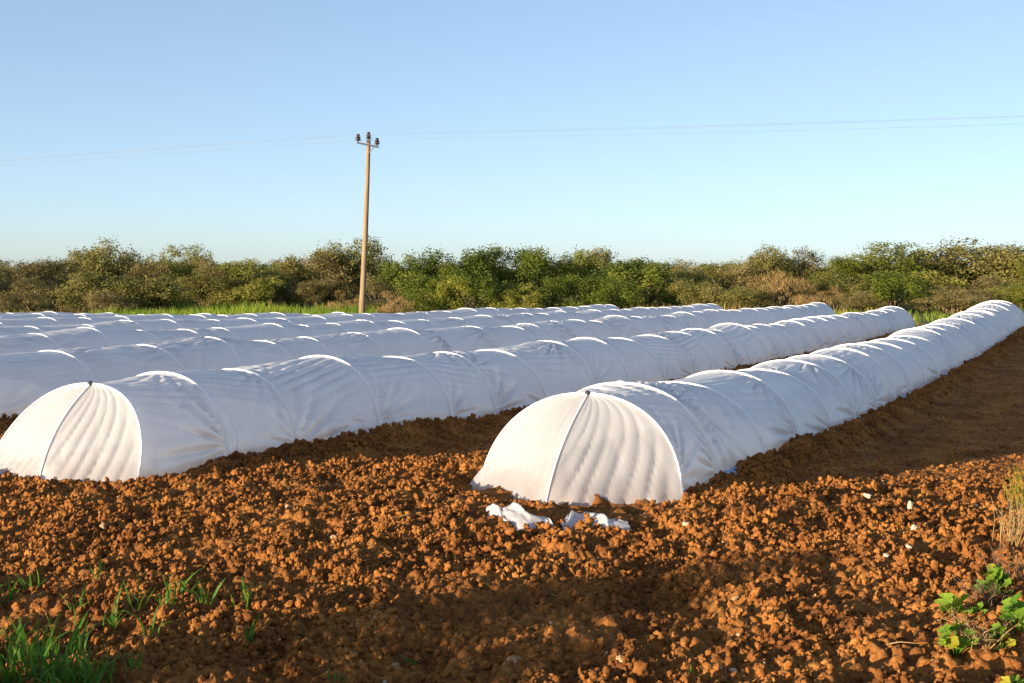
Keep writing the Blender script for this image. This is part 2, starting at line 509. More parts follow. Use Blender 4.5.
def build_row(i, label):
    P, s0, s1, w0, h0, lean0, fwd = ROWS[i]
    r = np.random.default_rng(100 + i)
    nt, nth = [(30, 150), (30, 140), (18, 84), (12, 50), (10, 36), (8, 30), (8, 26), (8, 26)][i]
    hs = [s0]
    while hs[-1] < s1 - 1.0:
        step = 1.42 + r.normal(0, .16)
        if i == 0 and len(hs) == 1: step = .95
        hs.append(hs[-1] + max(.8, step))
    n = len(hs)
    W = w0 + r.normal(0, .025, n); H = h0 + r.normal(0, .022, n)
    for j in range(n):                       # a few hoops stand proud of their neighbours
        if r.random() < .28: H[j] += .05
    LE = r.normal(.03, .10, n); RO = r.normal(0, .06, n); PP = P + np.cumsum(r.normal(0, .012, n))
    H[0] = h0; LE[0] = lean0; W[0] = w0; RO[0] = 0; PP[0] = P
    if i == 1:
        H += .10 * sstep(11, 16, np.array(hs)) * (1 - sstep(36, 44, np.array(hs)))
        H[1] = .88; LE[1] = .05
    if i == 0: H[-3:] += np.array([.05, .09, .10])
    ZB = np.array([g0(*to_xy(hs[j], PP[j])) - .03 for j in range(n)])
    base = to_xy(s0, P)
    root = empty('row_tunnel', (base[0], base[1], g0(*base)), label, 'tunnel', 'white film tunnels laid in parallel rows')
    rl = np.array(root.location)
    th = np.linspace(0, math.pi, nth)
    # cover: one strip from hoop to hoop
    strips = []
    for j in range(n - 1):
        tt = np.linspace(0, 1, nt, endpoint=False)
        if j == n - 2: tt = np.linspace(0, 1, nt)
        T, TH = np.meshgrid(tt, th, indexing='ij')
        A = hoop_pt(PP[j], hs[j], W[j], H[j], LE[j], ZB[j], TH, 0, RO[j])
        B = hoop_pt(PP[j + 1], hs[j + 1], W[j + 1], H[j + 1], LE[j + 1], ZB[j + 1], TH, 0, RO[j + 1])
        pts = A * (1 - T[..., None]) + B * T[..., None]
        span = 4 * T * (1 - T)
        up = np.sin(TH)
        tight = np.minimum(T, 1 - T)
        sag = .004 + .018 * r.random() ** 1.5
        # the film hangs straight from hoop to hoop with a shoulder near each
        disp = -sag * (1 - np.exp(-tight * 6.0)) * (.5 + .5 * up ** 2)
        # swags running along the row, below the crest
        q = r.uniform(-1.2, 1.2); nf = r.uniform(8, 13)
        ph = nf * 2 * (TH + q * .30 * (T - .5) + .0 * span * (1 if r.random() < .7 else -.6)) + .7 * fbm(T * 1.6 + j, TH * 2.0, 200 + i, 2)
        band = np.exp(-((TH - r.uniform(.95, 1.5)) / .42) ** 2) + .7 * np.exp(-((TH - r.uniform(1.7, 2.3)) / .5) ** 2)
        disp += -(.026 if i == 0 else .044) * r.uniform(.1, 1.3) * ridged(ph) * band * span ** .6
        # folds that fan out of a pinched point on a hoop
        for _ in range(r.integers(3, 6)):
            t0 = r.choice([-.04, 1.04]); h0_ = r.choice([r.uniform(.9, 1.5), r.uniform(.05, .3), r.uniform(1.6, 2.6)])
            dt = (T - t0) * 1.35; dh = (TH - h0_) * .95
            ang = np.arctan2(dh, np.abs(dt)); rr = np.sqrt(dt ** 2 + dh ** 2)
            fall = np.exp(-(rr / r.uniform(.55, .95)) ** 2) * (1 - np.exp(-(rr / .12) ** 2))
            disp += -.052 * r.uniform(.3, 1.4) * ridged(ang * r.uniform(7, 13) + r.uniform(0, 6) + .35 * fbm(T * 3, TH * 3, 300 + j, 2)) * fall * np.minimum(1, tight * 9)
        # loose gathers near the ground
        for side, tc in ((TH, 0), (math.pi - TH, 1)):
            foot = np.exp(-(side / .36) ** 2)
            disp += .045 * foot * (fbm(T * 7 + j * 3.1, side * 2.5, 400 + tc, 3) - .45) * np.minimum(1, tight * 6 + .2)
        disp += .025 * (fbm(T * 2.5 + j * 2, TH * 2.5, 500 + i, 3) - .45) * span
        lat = np.cos(TH) * disp
        x, y = to_xy(0 * lat, lat)
        pts[..., 0] += x; pts[..., 1] += y; pts[..., 2] += np.abs(np.sin(TH)) * disp
        strips.append(pts)
    G = np.concatenate(strips, 0) - rl
    cover = link('cover', mesh_np('cover', G.reshape(-1, 3), grid_faces(G.shape[0], G.shape[1])[:, ::-1], M_FILM), root)
    fa = cover.data.attributes.new('foot', 'FLOAT', 'POINT')
    hz = np.sin(np.linspace(0, math.pi, nth)) * h0
    fa.data.foreach_set('value', np.tile(np.exp(-(hz / .16) ** 1.3), G.shape[0]).astype(np.float32))
    # hoops showing through as ribs
    hth = np.linspace(0.0, math.pi, 34 if i < 3 else 20)
    for j in range(n):
        pts = hoop_pt(PP[j], hs[j], W[j], H[j], LE[j], ZB[j], hth, .008 if i < 2 else .004, RO[j]) - rl
        rad = (.0092 if j == 0 else .0120) if i < 2 else .009
        v, f = tube(pts, rad, 6 if i < 3 else 5)
        link('hoop', mesh_data('hoop', v, f, M_HOOP), root)
    # closed ends: film stretched from the end hoop to a rib bent down to the ground
    for end in (0, 1):
        if i > 3 and end == 0: pass
        j = 0 if end == 0 else n - 1
        sg = -1 if end == 0 else 1
        L = fwd if end == 0 else .45
        m = 44 if i < 2 else 18
        q = np.linspace(0, 1, m)
        s_ap = hs[j] + LE[j]
        ribs = s_ap + (hs[j] + sg * L - s_ap) * np.sin(q * math.pi / 2) ** 1.25
        ribz = ZB[j] + H[j] * np.cos(q * math.pi / 2) ** .82
        ribz[-1] = ZB[j]
        bow = .42 if i == 0 else .55
        ribs = bow * ribs + (1 - bow) * (s_ap + (hs[j] + sg * L - s_ap) * q)
        ribz = bow * ribz + (1 - bow) * (ZB[j] + H[j] * (1 - q))
        rx, ry = to_xy(ribs, PP[j] + q * 0)
        rib = np.stack([rx, ry, ribz], -1)
        V, Fq = [], []
        for side in (0, 1):
            ht = math.pi / 2 * (1 - q) if side == 0 else math.pi / 2 * (1 + q)
            hp = hoop_pt(PP[j], hs[j], W[j], H[j], LE[j], ZB[j], ht, 0, RO[j])
            k = 40 if i < 2 else 12
            u = np.linspace(0, 1, k)
            U, Q = np.meshgrid(u, q, indexing='ij')
            S = rib[None] * (1 - U[..., None]) + hp[None] * U[..., None]
            sp = 4 * U * (1 - U)
            d = -.030 * sp * np.sin(Q * math.pi) ** .8
            fan = U * 40 + 4.0 * fbm(U * 3 + side * 7, Q * .8, 600 + i + end, 2) + r.uniform(0, 6)
            d += -.046 * ridged(fan * .5 + (Q - .5) * (11.0 if side == 0 else 2.5)) * np.minimum(1, sp * 1.6) * Q ** .7 * (.4 + .6 * fbm(U * 4, Q * 2, 630 + i, 2) * 2)
            d += -.007 * ridged(U * 31 + Q * 16 * (1 if side == 0 else -1)) * sp * sstep(.35, .9, Q)
            d += .014 * (fbm(U * 2.6 + i, Q * 2.2, 660 + side, 3) - .45) * sp
            d += -.010 * ridged(U * 8.5 - Q * 3 + 2 * fbm(U * 2, Q * 2, 670 + i, 2)) * sstep(.25, .8, Q) * np.minimum(1, sp * 2)
            nx, ny = to_xy(sg * .8, (.55 if side == 0 else -.55))
            S[..., 0] += nx * d; S[..., 1] += ny * d
            # the hem is pulled outwards a little where it meets the soil
            skirt = np.minimum(1, U * 5) * sstep(.80, 1, Q) * .14 * (.4 + fbm(U * 5, Q * 0, 690 + side, 2))
            S[..., 0] += nx * skirt; S[..., 1] += ny * skirt
            o = len(V) and sum(len(a) for a in V)
            V.append(S.reshape(-1, 3)); Fq.append(grid_faces(k, m, o) if (side == 0) == (end == 0) else grid_faces(k, m, o)[:, ::-1])
        me = mesh_np('end_cover', np.concatenate(V) - rl, np.concatenate(Fq), M_END)
        ec = link('end_cover', me, root)
        fa = me.attributes.new('foot', 'FLOAT', 'POINT')
        zz = np.concatenate(V)[:, 2] - ZB[j]
        fa.data.foreach_set('value', np.exp(-(np.maximum(zz, 0) / .12) ** 1.3).astype(np.float32))
        off = np.array([*to_xy(sg * .006, 0), .003])
        v, f = tube(rib + off - rl, .0072, 6)
        link('end_rib', mesh_data('end_rib', v, f, M_HOOP), root)
        if i < 2 and end == 0:
            a = rib[0] - rl + np.array([*to_xy(-.01, 0), .006])
            v, f = tube([a + np.array([-.02, 0, .004]), a + np.array([-.005, -.004, .012]), a + np.array([.012, -.004, .010]), a + np.array([.022, 0, -.004])], [.008, .014, .014, .008], 8)
            v2, f2 = tube([a + np.array([0, 0, -.035]), a + np.array([0, -.004, .026])], [.008, .009], 8)
            link('clip', mesh_data('clip', *merge([(v, f), (v2, f2)]), M_CLIP), root)
    # hem of loose film lying on the soil
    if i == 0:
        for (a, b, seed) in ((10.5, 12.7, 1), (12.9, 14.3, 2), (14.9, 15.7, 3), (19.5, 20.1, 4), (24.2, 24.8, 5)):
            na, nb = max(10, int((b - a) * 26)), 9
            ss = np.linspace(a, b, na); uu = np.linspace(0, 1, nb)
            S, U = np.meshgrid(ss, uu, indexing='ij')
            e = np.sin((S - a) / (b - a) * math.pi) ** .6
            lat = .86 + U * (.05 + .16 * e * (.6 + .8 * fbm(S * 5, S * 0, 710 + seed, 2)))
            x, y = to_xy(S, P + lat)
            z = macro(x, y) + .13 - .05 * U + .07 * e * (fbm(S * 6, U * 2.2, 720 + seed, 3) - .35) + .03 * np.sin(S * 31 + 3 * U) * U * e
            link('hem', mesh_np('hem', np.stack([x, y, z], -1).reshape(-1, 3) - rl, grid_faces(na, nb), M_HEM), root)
    return root

ROW_LABELS = [
    'white film tunnel nearest the bare path, its sunlit end by the torn scraps',
    'long white film tunnel whose sunlit end stands at the left edge',
    'third white film tunnel from the path, directly behind the left end one',
    'fourth white film tunnel counted from the bare path on the right',
    'fifth white film tunnel counted from the bare path on the right',
    'sixth white film tunnel, third from the grassy far side of the field',
    'seventh white film tunnel, next to last before the grassy field edge',
    'farthest white film tunnel, bordering the bright green grass strip',
]
for i in range(len(ROWS)): build_row(i, ROW_LABELS[i])

# ------------------------------------------------------------------ clods
def ico(sub):
    import bmesh
    bm = bmesh.new(); bmesh.ops.create_icosphere(bm, subdivisions=sub, radius=1)
    v = np.array([x.co[:] for x in bm.verts]); f = np.array([[q.index for q in x.verts] for x in bm.faces]); bm.free()
    return v, f
ICO = {k: ico(k) for k in (2, 3, 4)}
def n3(v, sc, seed):
    return (vnoise(v[:, 0] * sc + v[:, 2] * sc * .7, v[:, 1] * sc + seed, seed) + vnoise(v[:, 1] * sc + 3, v[:, 2] * sc - v[:, 0] * sc * .6, seed + 5)) * .5
def clod_mesh(name, seed, mat, sub=3, rough=1.0):
    v, f = ICO[sub]
    v = v.copy(); r = np.random.default_rng(seed)
    # crumbly aggregate: angular facets, small lumps pushed out, pitted surface
    rad = .74 + rough * .60 * (n3(v, 1.5, seed) - .5)
    for _ in range(9):
        c = r.normal(size=3); c /= np.linalg.norm(c)
        rad = np.minimum(rad, r.uniform(.55, .85) / np.maximum(.08, v @ c))      # broken faces
    for _ in range(26):
        c = r.normal(size=3); c /= np.linalg.norm(c)
        d = np.linalg.norm(v - c, axis=1); k = r.uniform(.14, .36)
        rad = rad + (d < k) * r.uniform(.06, .18) * rough * np.sqrt(np.maximum(0, 1 - (d / k) ** 2))
    rad = rad + rough * .34 * (n3(v, 4.6, seed + 9) - .5) + rough * .22 * (n3(v, 10.0, seed + 19) - .5)
    v = v * rad[:, None] * np.array([r.uniform(.9, 1.1), r.uniform(.8, 1), r.uniform(.65, .9)])
    return mesh_np(name, v, f, mat)

clod_col = bpy.data.collections.new('clod_shapes')
NV = 14
clod_meshes = [clod_mesh('clod', 900 + k, M_SOIL, 3) for k in range(NV)]
for k in range(NV):
    o = bpy.data.objects.new('clod_shape_%02d' % k, clod_meshes[k]); clod_col.objects.link(o)

def sample_clods(n, y0, y1, smin, smax, power, margin=.02):
    """positions with a density that keeps to the cloddy ground"""
    out = []
    u = rng.random(n * 3)
    y = np.sqrt(y0 ** 2 + u * (y1 ** 2 - y0 ** 2)) if y1 < 14 else y0 * (y1 / y0) ** u
    x = (rng.random(n * 3) * 2 - 1) * (.44 * y + .6)
    s, p = to_sp(x, y)
    b, bm = banks(x, y)
    keep = np.maximum(rough_mask(x, y), bm * 1.2)
    clump = fbm(x * 2.1, y * 2.1, 91, 3)
    ok = (rng.random(n * 3) < np.clip(keep + .09, 0, 1) * np.clip((clump - .22) * 2.6, .12, 1))
    ok &= ~((np.abs(x - .32) < .62) & (np.abs(y - 9.0) < .38))
    for row in ROWS[:4]:
        d, fr = row_dist(s, p, row); ok &= d > .90
    x, y = x[ok][:n], y[ok][:n]
    sz = smin * (smax / smin) ** (rng.random(len(x)) ** power)
    return x, y, sz
def tunnel_bank(n):
    xs, ys_ = [], []
    for row, frac, smax in ((ROWS[0], .5, 34), (ROWS[1], .4, 26), (ROWS[2], .1, 20)):
        k = int(n * frac)
        s = row[1] + .7 + (smax - 0) * rng.random(k) ** 1.6
        x, y = to_xy(s, row[0] + rng.normal(1.10, .14, k).clip(.9, 1.5)); xs.append(x); ys_.append(y)
    x = np.concatenate(xs); y = np.concatenate(ys_)
    return x, y, .009 * (.052 / .009) ** (rng.random(len(x)) ** 1.7)

def path_clods(n):
    s = 10 + 36 * rng.random(n) ** 1.5; p = rng.uniform(-3.0, 4.0, n)
    k = n // 5
    s[:k] = 9.6 + 5 * rng.random(k); p[:k] = rng.uniform(-7.1, -5.2, k)
    x, y = to_xy(s, p)
    ok = np.abs(x) < .46 * y + .4
    x, y = x[ok], y[ok]
    return x, y, .006 * (.034 / .006) ** (rng.random(len(x)) ** 2.2)
sets = [sample_clods(150000, 4.2, 12.5, .0036, .034, 2.2), sample_clods(9000, 12, 48, .012, .05, 1.6), tunnel_bank(12000), path_clods(34000)]
x = np.concatenate([q[0] for q in sets]); y = np.concatenate([q[1] for q in sets]); sz = np.concatenate([q[2] for q in sets])
z = ground(x, y) + sz * rng.uniform(-.15, .5, len(x))
def scatter(name, x, y, z, sz, col, nv, lo=(.9, .8, .7), hi=(1.15, 1.1, 1.05)):
    pm = bpy.data.meshes.new(name)
    n = len(x)
    pm.vertices.add(n); pm.vertices.foreach_set('co', np.stack([x, y, z], 1).astype(np.float32).ravel())
    a = pm.attributes.new('rot', 'FLOAT_VECTOR', 'POINT'); a.data.foreach_set('vector', (rng.random((n, 3)) * 6.283).astype(np.float32).ravel())
    a = pm.attributes.new('scl', 'FLOAT_VECTOR', 'POINT'); a.data.foreach_set('vector', (sz[:, None] * rng.uniform(lo, hi, (n, 3))).astype(np.float32).ravel())
    a = pm.attributes.new('idx', 'INT', 'POINT'); a.data.foreach_set('value', rng.integers(0, nv, n).astype(np.int32))
    ob = link(name, pm, soil); tag(ob, kind='stuff')
    ng = bpy.data.node_groups.new('scatter_' + name, 'GeometryNodeTree')
    ng.interface.new_socket('Geometry', in_out='INPUT', socket_type='NodeSocketGeometry')
    ng.interface.new_socket('Geometry', in_out='OUTPUT', socket_type='NodeSocketGeometry')
    gi = ng.nodes.new('NodeGroupInput'); go = ng.nodes.new('NodeGroupOutput')
    iop = ng.nodes.new('GeometryNodeInstanceOnPoints'); ci = ng.nodes.new('GeometryNodeCollectionInfo')
    m2p = ng.nodes.new('GeometryNodeMeshToPoints'); e2r = ng.nodes.new('FunctionNodeEulerToRotation')
    ci.inputs['Collection'].default_value = col
    ci.inputs['Separate Children'].default_value = True
    ci.inputs['Reset Children'].default_value = True
    iop.inputs['Pick Instance'].default_value = True
    def attr(nm, ty):
        q = ng.nodes.new('GeometryNodeInputNamedAttribute'); q.data_type = ty; q.inputs['Name'].default_value = nm; return q.outputs['Attribute']
    lk = ng.links.new
    lk(gi.outputs[0], m2p.inputs[0]); lk(m2p.outputs[0], iop.inputs['Points']); lk(ci.outputs[0], iop.inputs['Instance'])
    lk(attr('idx', 'INT'), iop.inputs['Instance Index'])
    lk(attr('rot', 'FLOAT_VECTOR'), e2r.inputs[0]); lk(e2r.outputs[0], iop.inputs['Rotation'])
    lk(attr('scl', 'FLOAT_VECTOR'), iop.inputs['Scale']); lk(iop.outputs[0], go.inputs[0])
    md = ob.modifiers.new('scatter', 'NODES'); md.node_group = ng
    return ob
scatter('loose_clods', x, y, z, sz, clod_col, NV)

# the largest clods, one object each
big = [clod_mesh('clod', 950 + k, M_SOIL, 3, 1.15) for k in range(8)]
cxs, cys, csz = sample_clods(200, 5.3, 11.5, .032, .062, 1.8)
bx_, by_, bs_ = tunnel_bank(95); bs_ = .030 + .035 * rng.random(len(bx_))
cxs = np.concatenate([cxs, bx_]); cys = np.concatenate([cys, by_]); csz = np.concatenate([csz, bs_])
cz = ground(cxs, cys)
for k in range(len(cxs)):
    o = link('clod', big[k % 8], soil, (cxs[k], cys[k], cz[k] + csz[k] * .30))
    o.rotation_euler = tuple(rng.random(3) * 6.28); o.scale = (csz[k] * rng.uniform(.9, 1.2), csz[k] * rng.uniform(.75, 1.0), csz[k] * rng.uniform(.6, .9))

# ------------------------------------------------------------------ stones
stone_me = [clod_mesh('stone', 980 + k, M_STONE, 3, .95) for k in range(4)]
stone_w = [clod_mesh('white_stone', 990 + k, M_STONE_W, 3, .9) for k in range(4)]
peb_col = bpy.data.collections.new('pebble_shapes')
for k, me_ in enumerate(stone_me + stone_w): peb_col.objects.link(bpy.data.objects.new('pebble_shape_%02d' % k, me_))
u_ = rng.random(900); qy = 5.0 * (34 / 5.0) ** u_; qx = (rng.random(900) * 2 - 1) * (.44 * qy + .4)
qs, qp = to_sp(qx, qy); ok_ = np.ones(900, bool)
for row in ROWS[:4]: ok_ &= row_dist(qs, qp, row)[0] > 1.0
qx, qy = qx[ok_], qy[ok_]; qr = .004 + .009 * rng.random(len(qx)) ** 2
scatter('pebbles', qx, qy, ground(qx, qy) + qr * .6 + .004, qr, peb_col, 8, (.7, .7, .5), (1.4, 1.1, .9))
STONES = [  # u, v, radius in px, white?, label
    (289, 507, 6, 0, 'cream stone lying in front of the left tunnel end'),
    (516, 660, 13, 0, 'largest buff stone at the bottom middle of the picture'),
    (622, 662, 9, 0, 'upright buff stone beside the dark hollow at the bottom'),
    (686, 526, 6, 1, 'pale stone right of the second film scrap'),
    (158, 498, 6, 0, 'buff stone close in front of the left tunnel'),
    (104, 532, 6, 0, 'flat buff stone near the left edge of the headland'),
    (405, 523, 5, 0, 'small buff stone left of the first film scrap'),
    (150, 553, 4, 1, 'small whitish stone amid clods above the wheat tufts'),
    (334, 536, 6, 0, 'cream stone at the right of the left headland'),
    (868, 500, 5, 1, 'whitish stone beside the shaded path edge'),
    (976, 505, 6, 0, 'buff stone near the dry weeds at the right edge'),
    (936, 545, 5, 0, 'buff stone below the upright white stone'),
    (914, 534, 6, 1, 'flat white stone just below the upright white stone'),
    (909, 548, 4, 1, 'tiny white stone under the flat white stone'),
    (878, 512, 4, 1, 'small white stone left of the upright white stone'),
    (734, 671, 7, 1, 'white angular stone at the bottom edge right of the hollow'),
    (735, 602, 5, 0, 'buff stone in the middle of the right headland'),
    (612, 607, 3, 1, 'small white sliver of stone left of the dark hollow'),
    (703, 569, 4, 1, 'thin white upright stone sliver above the dark hollow'),
    (820, 595, 4, 1, 'small white stone in the middle right clods'),
    (395, 668, 7, 0, 'buff stone beside the lone seedling at the bottom'),
    (886, 557, 4, 1, 'small white stone left below the flat white stone'),
]
for k, (u, v, rp, wt, lab) in enumerate(STONES):
    px, py, sz_z = on_px(u, v, .012)
    rr = rp * py / F * .9
    o = link('stone', (stone_w if wt else stone_me)[k % 4], None, (px, py, sz_z))
    o.rotation_euler = (random.uniform(-.4, .4), random.uniform(-.4, .4), random.uniform(0, 6))
    o.scale = (rr * random.uniform(1, 1.25), rr, rr * random.uniform(.75, .95))
    if 'sliver' in lab: o.scale = (rr * .45, rr * .5, rr * 1.9)
    tag(o, lab, 'stone', 'pale stones scattered on the soil')
px, py = at_px(910, 521)
o = link('stone', stone_w[1], None, (px, py, g1(px, py) + .04)); o.scale = (.022, .026, .062); o.rotation_euler = (.1, -.25, .6)
tag(o, 'tall narrow white stone standing upright on the right headland', 'stone', 'pale stones scattered on the soil')

# ------------------------------------------------------------------ torn film scraps
def scrap(path_px, width, seed, label):
    r = np.random.default_rng(seed)
    pts = [at_px(u, v, .03) for u, v in path_px]
    pl = np.array(pts); nseg = 60; nw = 22
    seglen = np.r_[0, np.cumsum(np.linalg.norm(np.diff(pl, axis=0), axis=1))]
    tq = np.linspace(0, seglen[-1], nseg)
    cx_ = np.interp(tq, seglen, pl[:, 0]); cy_ = np.interp(tq, seglen, pl[:, 1])
    wid = np.interp(tq / seglen[-1], np.linspace(0, 1, len(width)), width)
    T, U = np.meshgrid(np.linspace(0, 1, nseg), np.linspace(-1, 1, nw), indexing='ij')
    x = cx_[:, None] + .05 * (fbm(T * 5, U * 1.5, seed, 2) - .4) * U
    y = cy_[:, None] + U * wid[:, None] * 1.3 + .03 * (fbm(T * 6, U * 0, seed + 3, 2) - .4)
    fold = ridged(T * 7.5 + U * 1.6 + 2.5 * fbm(T * 3, U * 1.2, seed + 1, 2)) * .5 + fbm(T * 6, U * 1.6, seed + 2, 3) * .9
    env = np.minimum(1, 9 * T * (1 - T) + .15)
    z = macro(x.ravel(), y.ravel()).reshape(x.shape) + .085 + wid[:, None] * env * (.55 * fold + .40 * (1 - U ** 2) - .1) + .03 * U
    loc = np.array([cx_.mean(), cy_.mean(), float(macro(np.array([cx_.mean()]), np.array([cy_.mean()]))[0])])
    o = link('film_scrap', mesh_np('film_scrap', np.stack([x, y, z], -1).reshape(-1, 3) - loc, grid_faces(nseg, nw), M_SCRAP), None, loc)
    tag(o, label, 'plastic scrap', 'torn film scraps before the tunnel end')
scrap([(486, 521), (505, 527), (530, 533), (545, 532), (556, 540)], [.06, .12, .14, .07, .02], 41, 'crumpled white film scrap lying left of the other scrap')
scrap([(563, 537), (577, 529), (596, 532), (612, 536), (630, 537)], [.03, .11, .09, .10, .05], 43, 'smaller crumpled white film scrap right of the other scrap')

# ------------------------------------------------------------------ utility pole and wires
px, py = (361 - 512) / F * 68.0, 68.0
pz = g0(px, py)
pole = empty('utility_pole', (px, py, pz - .3), 'tall wooden utility pole standing beyond the tunnels', 'utility pole')
TOPZ = CAM_H + (HORIZON - 139.5) / F * 68 - (pz - .3)
LX = 7.6 / F * 68
hgt = np.linspace(0, 1, 14)
v, f = tube([(LX * q + .03 * math.sin(q * 3), 0, TOPZ * q) for q in hgt], [.17 - .065 * q for q in hgt], 14)
link('shaft', mesh_data('shaft', v, f, M_POLE), pole)
def boxm(c, ax, hx, hy, hz):
    ax = Vector(ax).normalized(); up = Vector((0, 0, 1)); ay = up.cross(ax).normalized(); az = ax.cross(ay)
    V = [Vector(c) + ax * (sx * hx) + ay * (sy * hy) + az * (sz_ * hz) for sx in (-1, 1) for sy in (-1, 1) for sz_ in (-1, 1)]
    return V, [(0, 1, 3, 2), (4, 6, 7, 5), (0, 4, 5, 1), (2, 3, 7, 6), (0, 2, 6, 4), (1, 5, 7, 3)]
ax = Vector((1.1, .35, -.20))
armc = Vector((LX - .02, -.16, TOPZ - .30))
arm = link('crossarm', mesh_data('crossarm', *boxm(armc, ax, .60, .045, .045), M_ARM, False), pole)
link('brace', mesh_data('brace', *tube([armc + ax * .33 + Vector((0, -.03, -.02)), Vector((LX, -.15, TOPZ - .75))], .018, 6), M_ARM), pole)
INS = []
def insulator(b):
    prof = [(.030, 0), (.030, .06), (.13, .08), (.14, .12), (.075, .16), (.075, .19), (.12, .21), (.125, .25), (.06, .29), (.06, .33), (.09, .35), (.07, .41), (.0, .42)]
    seg = 14; V = []; Fc = []
    for (r_, z_) in prof:
        for k in range(seg): V.append(b + Vector((1.15 * r_ * math.cos(6.2832 * k / seg), 1.15 * r_ * math.sin(6.2832 * k / seg), z_)))
    for q in range(len(prof) - 1):
        for k in range(seg): Fc.append((q * seg + k, q * seg + (k + 1) % seg, (q + 1) * seg + (k + 1) % seg, (q + 1) * seg + k))
    return V, Fc
for k, q in enumerate((-.53, 0, .50)):
    b = armc + ax.normalized() * (q * 1.0) + Vector((0, 0, .05))
    if k == 1: b = Vector((LX, 0, TOPZ - .02))
    ob = link('insulator', mesh_data('insulator', *insulator(b), M_INSUL), pole)
    pv, pf = tube([b + Vector((0, 0, -.06)), b + Vector((0, 0, .05))], .02, 6)
    link('pin', mesh_data('pin', pv, pf, M_ARM), ob)
    INS.append(b + Vector((px, py, pz - .3 + .34)))
for k, P0 in enumerate(INS):
    pts = []
    for q in np.linspace(1.15, 0, 26)[:-1]:
        pts.append(P0 + Vector((-62 * q, 38 * q, (.35 * q - 1.0 * q * q) + k * -.05 * q)))
    for q in np.linspace(0, 1.1, 26):
        pts.append(P0 + Vector((70 * q, -20 * q, -.75 * q + 1.15 * q * q + k * -.10 * q)))
    o0 = P0.copy()
    v, f = tube([p_ - o0 for p_ in pts], .0072, 5)
    w = link('power_line', mesh_data('power_line', v, f, M_WIRE), None, o0)
    tag(w, ['leftmost power line, on the highest insulator of the pole', 'middle power line, on the insulator atop the pole', 'rightmost power line, on the lowest insulator of the pole'][k], 'power line', 'power lines crossing the sky')

# thin mast far behind the trees
mx, my = (940 - 512) / F * 96, 96.0
o = link('bare_mast', mesh_data('bare_mast', *tube([(0, 0, 0), (.05, 0, 3), (.10, 0, 5.1)], [.06, .05, .025], 6), M_BARK), None, (mx, my, CAM_H + 33 / F * 96 - 5.1))
tag(o, 'thin bare mast rising behind the trees on the right', 'mast')

# ------------------------------------------------------------------ shrubs and trees
def crown_mesh(name, seed, mat, nl, leaf, style):
    """leaf clumps through a lumpy crown of unit width, base at z = 0"""
    r = np.random.default_rng(seed)
    C, S = [], []
    nlobe = {'round': 16, 'spray': 26, 'loose': 15, 'straw': 12}[style]
    for _ in range(nlobe):
        a = r.uniform(0, 6.283); rad = .36 * math.sqrt(r.random())
        zc = r.uniform(.12, .80) * (1 - .55 * (rad / .42) ** 2)
        k = {'round': r.uniform(.12, .22), 'spray': r.uniform(.07, .15), 'loose': r.uniform(.09, .17), 'straw': r.uniform(.12, .2)}[style]
        C.append((rad * math.cos(a), rad * math.sin(a), max(zc, k * .8))); S.append(k)
    C = np.array(C); S = np.array(S)
    w = S ** 2; w /= w.sum()
    # twig clumps on each lobe, leaves on each clump
    ncl = nl // 20
    li = r.choice(nlobe, ncl, p=w)
    d = r.normal(size=(ncl, 3)); d[:, 2] = d[:, 2] * .9 + .25
    d /= np.linalg.norm(d, axis=1)[:, None]
    rad = S[li] * (r.random(ncl) ** .38) * r.uniform(.88, 1.06, ncl)
    cc = C[li] + d * rad[:, None] * np.array([1, 1, .95 if style != 'spray' else 1.35])
    ci_ = np.repeat(np.arange(ncl), 20)
    n = len(ci_)
    c = cc[ci_] + r.normal(size=(n, 3)) * (.026 if style != 'spray' else .020) * np.array([1, 1, 1.0 if style != 'spray' else 1.7])
    c[:, 2] = np.maximum(c[:, 2], .01 + .03 * r.random(n))
    nrm = d[ci_] * .7 + r.normal(size=(n, 3)) * .65
    nrm /= np.linalg.norm(nrm, axis=1)[:, None]
    t = np.cross(nrm, r.normal(size=(n, 3))); t /= np.linalg.norm(t, axis=1)[:, None]
    if style == 'straw':
        t = r.normal(size=(n, 3)) * .4 + np.array([0, 0, 1]); t /= np.linalg.norm(t, axis=1)[:, None]
    b = np.cross(nrm, t)
    a_ = leaf * r.uniform(.6, 1.3, n)[:, None]; b_ = a_ * (.55 if style != 'straw' else .16); a2 = a_ * (1 if style != 'straw' else 2.2)
    V = np.stack([c - t * a2, c + b * b_, c + t * a2, c - b * b_], 1).reshape(-1, 3)
    lo, hi = np.percentile(V, 1.0, 0), np.percentile(V, 99.0, 0)
    V[:, :2] = (V[:, :2] - (lo + hi)[None, :2] / 2) / (hi - lo)[None, :2]
    V[:, 2] = V[:, 2] / np.percentile(V[:, 2], 99.3)
    Q = np.arange(4 * n).reshape(n, 4)
    return mesh_np(name, V, Q, mat, False)
